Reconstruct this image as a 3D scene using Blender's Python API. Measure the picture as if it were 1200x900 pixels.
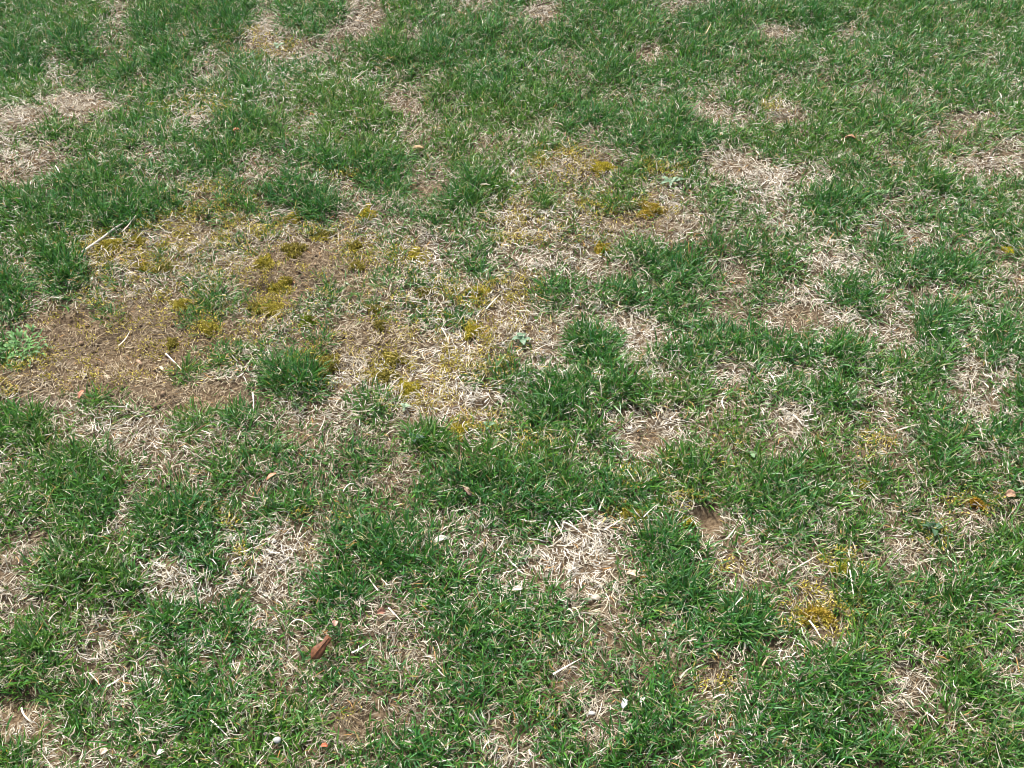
import bpy, math, random
import numpy as np

# ------------------------------------------------------------------ scene, camera, light
for o in list(bpy.data.objects):
    bpy.data.objects.remove(o)
scene = bpy.context.scene
COL = scene.collection
R = math.radians
CAM_H, PITCH, LENS = 1.6, R(46), 40.0

cam = bpy.data.cameras.new('camera')
cam.lens, cam.sensor_width, cam.clip_start, cam.clip_end = LENS, 36.0, 0.05, 2000
camo = bpy.data.objects.new('camera', cam)
camo.location = (0, 0, CAM_H)
camo.rotation_euler = (math.pi / 2 - PITCH, 0, 0)
COL.objects.link(camo)
scene.camera = camo

SUN_EL, SUN_AZ = R(54), R(-28)          # azimuth from +Y (away from the camera), negative = to the left
world = bpy.data.worlds.new('World')
scene.world = world
world.use_nodes = True
wn = world.node_tree.nodes
wl = world.node_tree.links
sky = wn.new('ShaderNodeTexSky')
sky.sky_type = 'NISHITA'
sky.sun_disc = False
sky.sun_elevation = SUN_EL
sky.sun_rotation = SUN_AZ
sky.dust_density = 6.0                  # thin bright haze: a whitish sky
sky.ozone_density = 0.6
wl.new(sky.outputs[0], wn['Background'].inputs[0])
wn['Background'].inputs[1].default_value = 0.10
sun = bpy.data.lights.new('sun', 'SUN')
sun.energy, sun.angle, sun.color = 3.1, R(8), (1.0, 0.975, 0.94)
suno = bpy.data.objects.new('sun', sun)
suno.rotation_euler = (math.pi / 2 - SUN_EL, 0, math.pi - SUN_AZ)
suno.location = (-1, 3, 4)
COL.objects.link(suno)
scene.view_settings.view_transform = 'Standard'
scene.view_settings.look = 'None'
scene.view_settings.gamma = 1.0
scene.view_settings.exposure = 1.08
try:
    scene.cycles.filter_width = 1.0
except Exception:
    pass

# ------------------------------------------------------------------ picture -> ground
rng = np.random.default_rng(7)
random.seed(7)
CP, SP = math.cos(PITCH), math.sin(PITCH)
F = LENS / 36.0 * 1200.0


def project(x, y, z):
    dz = z - CAM_H
    depth = y * CP - dz * SP
    depth = np.maximum(depth, 0.05)
    return 600 + F * x / depth, 450 - F * (y * SP + dz * CP) / depth


def at(px, py, z=0.0):
    a, b = (px - 600) / F, -(py - 450) / F
    d = (a, CP + b * SP, -SP + b * CP)
    t = (z - CAM_H) / d[2]
    return d[0] * t, d[1] * t


# ------------------------------------------------------------------ numpy noise
def _hash(i, j, seed):
    n = (i.astype(np.int64) * 374761393 + j.astype(np.int64) * 668265263 + seed * 1442695041) & 0xffffffff
    n = ((n ^ (n >> 13)) * 1274126177) & 0xffffffff
    n = (n ^ (n >> 16)) & 0xffffffff
    return n / 4294967295.0


def vnoise(x, y, scale, seed=0):
    x = np.asarray(x, float) / scale
    y = np.asarray(y, float) / scale
    i, j = np.floor(x), np.floor(y)
    u, v = x - i, y - j
    u = u * u * (3 - 2 * u)
    v = v * v * (3 - 2 * v)
    a, b = _hash(i, j, seed), _hash(i + 1, j, seed)
    c, d = _hash(i, j + 1, seed), _hash(i + 1, j + 1, seed)
    return (a * (1 - u) + b * u) * (1 - v) + (c * (1 - u) + d * u) * v


def fbm(x, y, scale, seed=0, octs=3):
    s, w, t = 0, 1.0, 0
    for k in range(octs):
        s = s + w * vnoise(x, y, scale / 2 ** k, seed + 17 * k)
        t += w
        w *= 0.5
    return s / t


# ------------------------------------------------------------------ where the lawn is green (cells 25 px of the photo on the ground)
ROWS = [
 "997674887796" "376834686445" "634787755679" "999877887788",
 "999855774763" "267424534886" "877789878864" "447467688867",
 "975867797467" "335469989577" "885797369976" "786787767657",
 "884678677579" "877675676688" "865577786557" "764768557886",
 "862235775569" "679986447699" "978856565467" "676746756786",
 "226337874388" "854788545687" "858887894247" "248878775347",
 "357576887798" "876877656745" "576568998777" "767678846664",
 "422746546673" "478998745867" "642344566334" "766664544335",
 "238997676553" "465479834696" "443377437743" "244678677666",
 "898899995458" "678744734866" "475676434774" "359975777876",
 "898886542233" "325544545543" "254322222555" "456655768777",
 "767421142132" "211112422553" "444467633687" "775667437666",
 "539734233421" "111112432454" "324444898546" "864347689754",
 "836533222654" "112323454532" "357576577656" "534886746655",
 "843234211552" "114435454632" "364336676355" "222575468766",
 "421111113211" "133411132242" "236862244687" "343343377575",
 "661110103353" "545311111145" "323682787867" "887964448587",
 "110011116333" "565210111157" "655665368435" "445847767253",
 "213363111112" "566356412114" "899986787456" "678964675546",
 "875454226668" "332366435324" "588654355467" "425665786546",
 "887553326556" "753355477555" "457853344575" "447655678568",
 "655884354788" "665365446778" "775674478847" "348764576346",
 "588887646576" "446664348888" "886488658657" "888678586666",
 "778885767764" "776667667768" "688776866688" "998546765545",
 "668874799745" "433577876665" "575224475146" "764566555456",
 "546665767744" "223789985546" "653224898366" "765675467578",
 "258767522643" "246767887785" "332336899634" "433586445687",
 "128798732345" "357974568876" "676236699434" "533487678887",
 "146757676676" "367763457878" "663334779488" "432476656676",
 "587545686676" "555664347777" "665546658576" "362375677766",
 "885356445566" "535666456667" "766566647534" "245787557766",
 "777754557464" "435556545785" "563676665436" "567885436855",
 "326876776885" "763356546884" "666667775358" "777875335766",
 "237676777876" "756313466653" "657447875568" "777876455576",
 "644568556754" "665425876642" "457447876666" "677766765577",
 "864555666677" "576768996654" "347767776656" "677678785688",
]
ROWS = [r[:48] for r in ROWS]
G = np.array([[int(c) for c in r] for r in ROWS], float) / 9.0        # 36 x 48


def grid_sample(px, py):
    gx = np.clip(px / 25.0 - 0.5, 0, 46.999)
    gy = np.clip(py / 25.0 - 0.5, 0, 34.999)
    i, j = gx.astype(int), gy.astype(int)
    u, v = gx - i, gy - j
    u = u * u * (3 - 2 * u)
    v = v * v * (3 - 2 * v)
    return (G[j, i] * (1 - u) + G[j, i + 1] * u) * (1 - v) + (G[j + 1, i] * (1 - u) + G[j + 1, i + 1] * u) * v


def ellipses(px, py, lst):
    out = np.zeros_like(px)
    for (cx, cy, rx, ry, s) in lst:
        d = ((px - cx) / rx) ** 2 + ((py - cy) / ry) ** 2
        out = np.maximum(out, s * np.clip(1.35 - d, 0, 1))
    return out


# extra green clumps and extra gaps seen in the photo  (px, py, rx, ry, strength)
CLUMPS = [(268, 16, 22, 22, 1), (80, 43, 24, 18, 1), (20, 60, 26, 18, 1), (170, 20, 20, 16, .8), (345, 20, 16, 16, .9), (393, 8, 20, 12, .9),
          (460, 60, 34, 16, 1), (515, 55, 22, 18, 1), (580, 105, 36, 22, 1), (145, 75, 16, 10, .9), (188, 65, 18, 8, .9), (575, 35, 22, 12, .9),
          (165, 145, 30, 16, .9), (345, 228, 42, 18, 1), (370, 240, 28, 16, 1), (545, 230, 22, 15, 1), (560, 214, 30, 10, .9), (390, 185, 26, 12, .9),
          (450, 190, 34, 14, .9), (690, 140, 30, 12, .9), (800, 135, 18, 12, 1), (650, 115, 30, 14, .8), (725, 70, 24, 14, .8), (815, 22, 30, 12, .9),
          (845, 12, 30, 10, .9), (950, 18, 26, 14, .9), (800, 165, 42, 12, .9), (740, 165, 22, 12, .9), (68, 308, 26, 24, 1), (10, 345, 26, 30, 1),
          (790, 308, 40, 20, 1), (750, 292, 24, 12, 1), (850, 285, 24, 14, .9), (660, 335, 24, 12, .9), (735, 340, 18, 18, .8), (698, 394, 26, 22, 1),
          (850, 390, 34, 18, 1), (800, 410, 40, 16, 1), (655, 460, 44, 26, 1), (600, 435, 26, 12, .9), (730, 452, 40, 16, .9), (630, 485, 40, 14, .9),
          (975, 237, 30, 14, 1), (1000, 345, 24, 16, 1), (1105, 310, 28, 18, 1), (990, 412, 34, 18, 1), (1080, 430, 34, 14, .9), (1172, 395, 20, 26, 1),
          (1095, 380, 28, 24, .9), (1040, 285, 16, 16, .8), (920, 400, 26, 12, .9), (20, 500, 40, 20, 1), (90, 545, 50, 26, 1), (110, 580, 36, 22, .9),
          (215, 605, 44, 26, 1), (225, 640, 28, 10, .9), (280, 545, 28, 18, .8), (295, 490, 30, 10, .9), (345, 440, 42, 18, 1), (500, 512, 22, 18, 1),
          (540, 560, 44, 22, 1), (590, 560, 40, 30, .9), (725, 570, 44, 20, 1), (810, 545, 30, 22, 1), (640, 570, 40, 28, .9), (700, 505, 24, 16, .9),
          (785, 640, 40, 24, 1), (800, 690, 30, 26, 1), (455, 640, 56, 28, 1), (480, 660, 40, 18, 1), (925, 570, 42, 26, 1), (975, 465, 34, 16, 1),
          (1100, 500, 36, 30, .9), (1035, 555, 24, 14, .9), (1110, 540, 20, 18, .9), (1180, 515, 20, 18, .9), (870, 730, 34, 20, 1), (818, 748, 24, 20, .9),
          (70, 660, 40, 20, 1), (130, 680, 40, 12, .9), (395, 690, 30, 20, 1), (190, 722, 22, 14, .9), (255, 715, 24, 14, .9), (40, 745, 44, 18, .9),
          (75, 810, 44, 16, .9), (145, 858, 24, 12, .9), (235, 820, 26, 24, .9), (480, 880, 46, 22, 1), (550, 815, 26, 16, 1), (550, 745, 40, 20, .8),
          (1000, 695, 34, 24, .9), (980, 795, 44, 26, .9), (1140, 690, 34, 20, 1), (1000, 880, 50, 24, .9), (1135, 800, 28, 22, .9), (760, 860, 44, 26, .8),
          (880, 830, 30, 18, .9), (15, 885, 28, 16, .9), (1180, 880, 24, 22, .9), (150, 250, 40, 16, .9), (60, 235, 60, 26, .9)]
GAPS = [(90, 118, 40, 18, .9), (20, 140, 24, 20, .9), (25, 195, 30, 16, .9), (330, 50, 40, 14, .9), (300, 45, 22, 16, .9), (430, 20, 20, 16, .8), (410, 38, 30, 12, .8),
        (630, 18, 24, 14, .8), (800, 6, 40, 6, .7), (760, 58, 18, 8, .8), (835, 130, 26, 16, .8), (475, 122, 24, 14, .7), (500, 213, 22, 12, .9),
        (680, 198, 50, 16, .9), (860, 200, 40, 14, .8), (905, 40, 22, 10, .8), (1130, 133, 26, 10, .8), (1150, 190, 30, 12, .8), (910, 208, 26, 14, .9),
        (30, 315, 16, 10, .9), (35, 365, 18, 18, .9), (130, 290, 40, 14, 1), (140, 400, 110, 30, 1), (60, 440, 60, 20, 1), (250, 460, 70, 18, .9),
        (440, 395, 60, 18, 1), (430, 420, 50, 30, 1), (550, 410, 40, 22, 1), (380, 290, 60, 16, 1), (640, 405, 34, 22, .9), (750, 385, 24, 28, .9),
        (620, 265, 40, 20, .8), (740, 262, 60, 12, .9), (700, 305, 24, 8, .8), (850, 305, 28, 7, .8), (940, 352, 30, 20, .9), (965, 310, 24, 12, .8),
        (985, 368, 26, 12, .8), (930, 372, 26, 14, .8), (1055, 395, 24, 16, .9), (1070, 275, 16, 12, .8), (1125, 435, 20, 18, .8), (1035, 455, 20, 12, .9),
        (760, 505, 44, 32, .9), (840, 478, 26, 16, .8), (690, 620, 36, 22, 1), (650, 645, 30, 24, .9), (700, 665, 28, 16, .8), (827, 616, 14, 14, 1),
        (860, 660, 24, 14, .8), (325, 640, 30, 24, 1), (200, 660, 28, 16, 1), (15, 690, 24, 26, 1), (15, 820, 24, 20, .9), (408, 838, 32, 18, 1),
        (710, 720, 40, 10, .8), (955, 700, 36, 22, .9), (900, 765, 24, 10, .8), (850, 795, 30, 16, .8), (1060, 812, 26, 20, .8), (660, 782, 16, 10, .7),
        (1130, 535, 26, 10, .8), (1125, 600, 36, 14, .7), (1140, 480, 22, 14, .8), (920, 492, 24, 14, .8), (700, 830, 16, 26, .6), (585, 850, 22, 18, .7),
        (80, 760, 12, 8, .8), (175, 765, 16, 14, .7), (485, 770, 26, 14, .6), (445, 720, 26, 18, .6), (625, 700, 10, 10, .4), (1070, 640, 30, 16, .7)]
BROWN = [(150, 395, 150, 42, .9), (85, 372, 44, 16, 1), (60, 445, 80, 26, .6), (230, 465, 90, 22, .9), (360, 315, 70, 30, .75), (320, 340, 50, 26, .8), (440, 395, 70, 26, .55),
         (420, 330, 60, 30, .5), (365, 420, 40, 26, .7), (830, 615, 18, 16, 1), (760, 515, 20, 12, .6), (20, 820, 26, 20, .8), (410, 845, 30, 16, .7), (500, 225, 26, 10, .7),
         (630, 240, 30, 10, .5), (740, 258, 50, 10, .6), (830, 790, 26, 14, .5), (900, 762, 20, 12, .8), (960, 735, 30, 12, .7), (710, 715, 30, 8, .6), (940, 372, 26, 12, .6),
         (1170, 310, 22, 10, .5), (150, 455, 60, 22, .8), (180, 430, 80, 20, .8), (480, 580, 30, 12, .5), (350, 515, 30, 14, .5), (565, 480, 24, 8, .5)]
MOSS = [(130, 290, 34, 16, .9), (190, 275, 40, 18, .7), (250, 240, 40, 18, .7), (265, 265, 50, 20, .6), (175, 315, 30, 12, .8), (215, 357, 36, 10, .6), (245, 385, 18, 10, .6),
        (100, 430, 80, 20, .35), (20, 440, 36, 18, .6), (325, 335, 30, 30, .55), (310, 365, 16, 16, .7), (345, 262, 20, 10, .6), (380, 272, 30, 10, .6), (440, 300, 40, 16, .45),
        (485, 305, 16, 12, .6), (565, 345, 40, 14, .7), (555, 385, 24, 20, .75), (560, 415, 40, 24, .55), (500, 425, 40, 18, .5), (370, 430, 30, 18, .7), (455, 432, 34, 14, .65),
        (490, 465, 34, 14, .5), (565, 490, 30, 12, .55), (620, 515, 40, 12, .4), (615, 270, 36, 16, .5), (610, 335, 22, 14, .5), (660, 192, 34, 14, .6), (775, 205, 24, 10, .6),
        (690, 245, 26, 8, .5), (765, 245, 26, 10, .6), (740, 560, 20, 12, .6), (735, 600, 24, 12, .6), (800, 590, 26, 10, .5), (855, 530, 18, 16, .6), (780, 545, 16, 10, .5),
        (960, 718, 40, 26, .75), (985, 665, 24, 14, .7), (1000, 735, 18, 12, .6), (860, 680, 20, 14, .6), (1025, 525, 20, 14, .6), (1140, 590, 34, 12, .5), (1090, 630, 24, 14, .4),
        (835, 805, 18, 12, .6), (370, 605, 26, 10, .6), (355, 633, 12, 8, .6), (268, 605, 14, 10, .5), (285, 650, 16, 10, .5), (412, 838, 14, 8, .5), (640, 838, 16, 14, .5),
        (245, 120, 30, 14, .3), (190, 122, 16, 8, .4), (285, 45, 24, 12, .35), (905, 125, 12, 8, .5), (320, 55, 30, 10, .3), (400, 205, 20, 8, .4), (5, 885, 16, 14, .5)]


MOSS = [(a, b, c * 1.35, d * 1.4, e * .85) for a, b, c, d, e in MOSS] + [(210, 350, 190, 90, .22), (500, 390, 140, 70, .20), (680, 240, 120, 50, .15)]


def green_field(x, y, z=0.012):
    px, py = project(x, y, z)
    g = grid_sample(px, py)
    c = ellipses(px, py, CLUMPS)
    h = ellipses(px, py, GAPS)
    g = g + .04 + .06 * np.clip(1 - py / 330.0, 0, 1)
    g = g * (1 - 0.62 * h)
    g = g + (1 - g) * 0.6 * c
    far = np.maximum(np.maximum(-px, px - 1200), np.maximum(-py, py - 900))
    w = np.clip(far / 90.0 + 0.2, 0, 1)
    n = np.clip((fbm(x, y, 0.28, 5) - 0.26) * 2.3, 0.05, 1)
    g = g * (1 - w) + n * w
    g = g + (fbm(x, y, 0.075, 31, 3) - 0.5) * 0.62
    return np.clip(g, 0, 1)


def other_field(lst, x, y, seed, lvl):
    px, py = project(x, y, 0.004)
    far = np.maximum(np.maximum(-px, px - 1200), np.maximum(-py, py - 900))
    w = np.clip(far / 90.0, 0, 1)
    n = np.clip((fbm(x, y, 0.3, seed) - lvl) * 4, 0, 1)
    return ellipses(px, py, lst) * (1 - w) + n * w


HOLES = [(827, 614, .023, .030, .016), (85, 376, .032, .018, .016), (113, 366, .022, .016, .012), (724, 487, .03, .02, .012), (905, 762, .03, .02, .010),
         (22, 820, .05, .03, .012), (566, 478, .03, .02, .010), (320, 342, .05, .03, .010)]
HOLES = [(at(a, b) + (rx, ry, d)) for a, b, rx, ry, d in HOLES]


def height(x, y):
    h = (fbm(x, y, 0.45, 3, 3) - 0.5) * 0.05 + (vnoise(x, y, 0.05, 8) - 0.5) * 0.008 + (vnoise(x, y, 0.018, 9) - 0.5) * 0.004
    for hx, hy, rx, ry, d in HOLES:
        q = ((x - hx) / rx) ** 2 + ((y - hy) / ry) ** 2
        h = h - d * np.clip(1.15 - q, 0, 1) ** 0.7
    return h


def bare_spots(x, y, grow):
    out = np.zeros(len(x))
    for hx, hy, rx, ry, d in HOLES[:2]:
        out = np.maximum(out, np.clip((1.2 - ((x - hx) / (rx * grow)) ** 2 - ((y - hy + .008 * (grow - 1)) / (ry * grow)) ** 2) * 3, 0, 1))
    return out


def h1(x, y):
    return float(height(np.array([x]), np.array([y]))[0])


# ------------------------------------------------------------------ objects and materials
def tag(o, label=None, category=None, group=None, kind=None):
    if label:
        o['label'] = label
    if category:
        o['category'] = category
    if group:
        o['group'] = group
    if kind:
        o['kind'] = kind
    return o


def link(name, me, mat, parent=None):
    o = bpy.data.objects.new(name, me)
    if mat and not me.materials:
        me.materials.append(mat)
    COL.objects.link(o)
    o.parent = parent
    return o


def empty(name, loc):
    o = bpy.data.objects.new(name, None)
    o.empty_display_size = 0.02
    o.location = loc
    COL.objects.link(o)
    return o


def mesh_np(name, V, faces_flat, loop_tot, col=None, smooth=True):
    """V (n,3); faces_flat vertex ids; loop_tot face sizes; col (n,3) linear colour."""
    me = bpy.data.meshes.new(name)
    me.vertices.add(len(V))
    me.vertices.foreach_set('co', np.asarray(V, np.float32).ravel())
    me.loops.add(len(faces_flat))
    me.loops.foreach_set('vertex_index', np.asarray(faces_flat, np.int32))
    me.polygons.add(len(loop_tot))
    ls = np.zeros(len(loop_tot), np.int32)
    ls[1:] = np.cumsum(loop_tot)[:-1]
    me.polygons.foreach_set('loop_start', ls)
    if smooth:
        me.polygons.foreach_set('use_smooth', np.ones(len(loop_tot), bool))
    if col is not None:
        a = me.color_attributes.new('tint', 'FLOAT_COLOR', 'POINT')
        c4 = np.ones((len(V), 4), np.float32)
        c4[:, :3] = col
        a.data.foreach_set('color', c4.ravel())
    me.update(calc_edges=True)
    return me


def new_mat(name):
    m = bpy.data.materials.new(name)
    m.use_nodes = True
    nt = m.node_tree
    nt.nodes.clear()
    out = nt.nodes.new('ShaderNodeOutputMaterial')
    return m, nt, out


def leaf_mat(name, rough=0.45, spec=0.4, trans=0.3, const=None, var=0.25, vscale=300.0):
    m, nt, out = new_mat(name)
    p = nt.nodes.new('ShaderNodeBsdfPrincipled')
    p.inputs['Roughness'].default_value = rough
    p.inputs['Specular IOR Level'].default_value = spec
    if const is None:
        src = nt.nodes.new('ShaderNodeAttribute')
        src.attribute_name = 'tint'
        c = src.outputs['Color']
    else:
        src = nt.nodes.new('ShaderNodeRGB')
        src.outputs[0].default_value = (*const, 1)
        c = src.outputs[0]
    tc = nt.nodes.new('ShaderNodeTexCoord')
    nz = nt.nodes.new('ShaderNodeTexNoise')
    nz.inputs['Scale'].default_value = vscale
    nz.inputs['Detail'].default_value = 3
    nt.links.new(tc.outputs['Object'], nz.inputs['Vector'])
    mr = nt.nodes.new('ShaderNodeMapRange')
    mr.inputs['From Min'].default_value = 0.3
    mr.inputs['From Max'].default_value = 0.7
    mr.inputs['To Min'].default_value = 1 - var
    mr.inputs['To Max'].default_value = 1 + var
    nt.links.new(nz.outputs['Fac'], mr.inputs['Value'])
    mul = nt.nodes.new('ShaderNodeVectorMath')
    mul.operation = 'SCALE'
    nt.links.new(c, mul.inputs[0])
    nt.links.new(mr.outputs[0], mul.inputs['Scale'])
    nt.links.new(mul.outputs[0], p.inputs['Base Color'])
    if trans > 0:
        t = nt.nodes.new('ShaderNodeBsdfTranslucent')
        nt.links.new(mul.outputs[0], t.inputs['Color'])
        mx = nt.nodes.new('ShaderNodeMixShader')
        mx.inputs[0].default_value = trans
        nt.links.new(p.outputs[0], mx.inputs[1])
        nt.links.new(t.outputs[0], mx.inputs[2])
        nt.links.new(mx.outputs[0], out.inputs[0])
    else:
        nt.links.new(p.outputs[0], out.inputs[0])
    return m


M_GRASS = leaf_mat('green_blades', 0.36, 0.48, 0.32)
M_STRAW = leaf_mat('dry_blades', 0.55, 0.35, 0.15)
M_MOSS = leaf_mat('moss', 0.8, 0.15, 0.15)
M_CRUMB = leaf_mat('soil_crumb', 0.9, 0.2, 0.0)

# soil
M_SOIL, nt, out = new_mat('soil')
p = nt.nodes.new('ShaderNodeBsdfPrincipled')
p.inputs['Roughness'].default_value = 0.95
p.inputs['Specular IOR Level'].default_value = 0.15
tc = nt.nodes.new('ShaderNodeTexCoord')
n1 = nt.nodes.new('ShaderNodeTexNoise'); n1.inputs['Scale'].default_value = 9; n1.inputs['Detail'].default_value = 5
n2 = nt.nodes.new('ShaderNodeTexNoise'); n2.inputs['Scale'].default_value = 170; n2.inputs['Detail'].default_value = 6
nt.links.new(tc.outputs['Object'], n1.inputs['Vector'])
nt.links.new(tc.outputs['Object'], n2.inputs['Vector'])
r1 = nt.nodes.new('ShaderNodeValToRGB')
r1.color_ramp.elements[0].position = .3; r1.color_ramp.elements[0].color = (.050, .034, .020, 1)
r1.color_ramp.elements[1].position = .72; r1.color_ramp.elements[1].color = (.18, .143, .095, 1)
nt.links.new(n2.outputs['Fac'], r1.inputs[0])
r2 = nt.nodes.new('ShaderNodeValToRGB')
r2.color_ramp.elements[0].position = .35; r2.color_ramp.elements[0].color = (.8, .8, .8, 1)
r2.color_ramp.elements[1].position = .65; r2.color_ramp.elements[1].color = (1.15, 1.05, .95, 1)
nt.links.new(n1.outputs['Fac'], r2.inputs[0])
mx = nt.nodes.new('ShaderNodeMix'); mx.data_type = 'RGBA'; mx.blend_type = 'MULTIPLY'; mx.inputs['Factor'].default_value = 1
nt.links.new(r1.outputs[0], mx.inputs['A']); nt.links.new(r2.outputs[0], mx.inputs['B'])
# the open lawn further off, seen only as a mass of green and straw
n3 = nt.nodes.new('ShaderNodeTexNoise'); n3.inputs['Scale'].default_value = 5; n3.inputs['Detail'].default_value = 8
nt.links.new(tc.outputs['Object'], n3.inputs['Vector'])
r3 = nt.nodes.new('ShaderNodeValToRGB')
r3.color_ramp.elements[0].position = .42; r3.color_ramp.elements[0].color = (.26, .21, .12, 1)
r3.color_ramp.elements[1].position = .55; r3.color_ramp.elements[1].color = (.055, .12, .03, 1)
nt.links.new(n3.outputs['Fac'], r3.inputs[0])
ds = nt.nodes.new('ShaderNodeVectorMath'); ds.operation = 'DISTANCE'; ds.inputs[1].default_value = (0, 2, 0)
nt.links.new(tc.outputs['Object'], ds.inputs[0])
dm = nt.nodes.new('ShaderNodeMapRange'); dm.inputs['From Min'].default_value = 2.6; dm.inputs['From Max'].default_value = 3.6
nt.links.new(ds.outputs['Value'], dm.inputs['Value'])
mx2 = nt.nodes.new('ShaderNodeMix'); mx2.data_type = 'RGBA'
nt.links.new(dm.outputs[0], mx2.inputs['Factor']); nt.links.new(mx.outputs['Result'], mx2.inputs['A']); nt.links.new(r3.outputs[0], mx2.inputs['B'])
nt.links.new(mx2.outputs['Result'], p.inputs['Base Color'])
bp = nt.nodes.new('ShaderNodeBump'); bp.inputs['Strength'].default_value = .9; bp.inputs['Distance'].default_value = .004
nt.links.new(n2.outputs['Fac'], bp.inputs['Height']); nt.links.new(bp.outputs[0], p.inputs['Normal'])
nt.links.new(p.outputs[0], out.inputs[0])

# ------------------------------------------------------------------ ground: one sheet, fine where it is seen
xs = np.concatenate([-np.geomspace(400, 2.55, 26), np.arange(-2.4, 2.401, .02), np.geomspace(2.55, 400, 26)])
ys = np.concatenate([-np.geomspace(400, .12, 26), np.arange(.0, 4.2, .02), 4.2 + np.geomspace(.1, 400, 26)])
XX, YY = np.meshgrid(xs, ys)
ZZ = height(XX, YY)
nx, ny = len(xs), len(ys)
ii, jj = np.meshgrid(np.arange(nx - 1), np.arange(ny - 1))
q = (jj * nx + ii).ravel()
fl = np.stack([q, q + 1, q + nx + 1, q + nx], 1).ravel()
me = mesh_np('ground', np.stack([XX.ravel(), YY.ravel(), ZZ.ravel()], 1), fl, np.full(len(q), 4))
tag(link('ground', me, M_SOIL), 'bare brown soil showing between the grass and straw', 'soil', kind='structure')


# ------------------------------------------------------------------ blades
def blades(base, az, tilt, bend, L, w, roll, rows, prof, side=None):
    """vectorised strips. returns V (n, nv, 3) with nv = 2*rows + (1 if pointed)"""
    n = len(az)
    k = len(prof)
    t = np.linspace(0, 1, k)
    pts = np.zeros((n, k, 3))
    pts[:, 0] = base
    a = az.copy()
    for s in range(1, k):
        th = tilt + bend * (t[s] + t[s - 1]) / 2
        if side is not None:
            a = az + side * (t[s] - .5)
        dl = L / (k - 1)
        pts[:, s, 0] = pts[:, s - 1, 0] + np.sin(th) * np.cos(a) * dl
        pts[:, s, 1] = pts[:, s - 1, 1] + np.sin(th) * np.sin(a) * dl
        pts[:, s, 2] = pts[:, s - 1, 2] + np.cos(th) * dl
    th0 = tilt + bend * .5
    wd = np.stack([-np.sin(az), np.cos(az), np.zeros(n)], 1)
    nd = np.stack([-np.cos(th0) * np.cos(az), -np.cos(th0) * np.sin(az), np.sin(th0)], 1)
    wd = wd * np.cos(roll)[:, None] + nd * np.sin(roll)[:, None]
    verts = []
    for s in range(k):
        if prof[s] == 0:
            verts.append(pts[:, s])
        else:
            off = wd * (w * prof[s] * .5)[:, None]
            verts.append(pts[:, s] - off)
            verts.append(pts[:, s] + off)
    return np.stack(verts, 1)


def strip_mesh(name, V, pointed, cols):
    """V (n,nv,3), cols (n,nv,3)"""
    n, nv = V.shape[:2]
    f, lt = [], []
    pairs = (nv - 1) // 2 if pointed else nv // 2
    base = (np.arange(n) * nv)[:, None]
    fl, tot = [], []
    for s in range(pairs - 1):
        fl.append([2 * s, 2 * s + 1, 2 * s + 3, 2 * s + 2]); tot.append(4)
    if pointed:
        fl.append([nv - 3, nv - 2, nv - 1]); tot.append(3)
    pat = np.concatenate([np.array(a) for a in fl])
    flat = (base + pat[None, :]).ravel()
    return mesh_np(name, V.reshape(-1, 3), flat, np.tile(tot, n), cols.reshape(-1, 3))


GREENS = np.array([[.050, .170, .014], [.070, .210, .020], [.100, .250, .028], [.055, .190, .030], [.140, .285, .040], [.090, .245, .060], [.17, .32, .10], [.082, .210, .018]])
STRAWS = np.array([[.68, .635, .52], [.58, .535, .42], [.46, .41, .30], [.34, .285, .19], [.78, .74, .65], [.22, .175, .115]])
GPROF = [.85, 1.0, .8, 0]


def green_colors(n, nv, x, y, rs, yellow=0.0):
    hue = fbm(x, y, .35, 77)
    idx = rs.integers(0, len(GREENS), n)
    c = GREENS[idx] * rs.uniform(.65, 1.3, (n, 1)) * np.array([.80, .90, 1.12])
    yel = np.clip((hue - .48) * 2.2, 0, .6)[:, None] + yellow
    c = c * (1 - yel) + c * np.array([1.55, 1.12, .8]) * yel
    rows = np.repeat(c[:, None, :], nv, 1)
    pale = np.array([.26, .26, .11])
    rows[:, 0:2] = rows[:, 0:2] * .6 + pale * .4
    dead = rs.random(n) < .13                               # dry tip
    tipc = np.array([[.42, .25, .09], [.55, .44, .25]])[rs.integers(0, 2, n)]
    rows[dead, -1] = tipc[dead]
    half = dead & (rs.random(n) < .5)
    rows[half, -2] = tipc[half] * .7 + rows[half, -2] * .3
    rows[half, -3] = tipc[half] * .7 + rows[half, -3] * .3
    return rows


def green_tufts(cx, cy, g, nb, rs, lscale=1.0, spread=1.0, cl=0.0):
    """blades of many small tufts; arrays per tuft"""
    tid = np.repeat(np.arange(len(cx)), nb)
    n = len(tid)
    gg = g[tid]
    rad = rs.random(n) ** .7 * .013 * spread
    aa = rs.uniform(0, 2 * np.pi, n)
    x = cx[tid] + rad * np.cos(aa)
    y = cy[tid] + rad * np.sin(aa)
    az = aa + rs.normal(0, .7, n)
    lean = rs.normal(0, .25, len(cx))[tid]
    tilt = np.clip(np.abs(rs.normal(.45, .3, n)) + lean * .4 + (1 - gg) * .25, .02, 1.3)
    bend = rs.uniform(.2, 1.3, n)
    tl = rs.uniform(.75, 1.25, len(cx))[tid]
    L = (.018 + .030 * gg) * tl * rs.uniform(.55, 1.25, n) * lscale * (.76 + .17 * cl)
    w = rs.uniform(.0015, .0029, n) * (0.9 + .2 * tl)
    base = np.stack([x, y, height(x, y) - .001], 1)
    V = blades(base, az, tilt, bend, L, w, rs.normal(0, .5, n), 3, GPROF)
    C = green_colors(n, V.shape[1], x, y, rs)
    clump_w = np.reshape(np.broadcast_to(cl, n), (n, 1, 1))          # blade colour goes deeper and less red inside the clump ellipses
    return V, C * (1.06 - clump_w * np.array([.26, .13, .14]))


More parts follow.
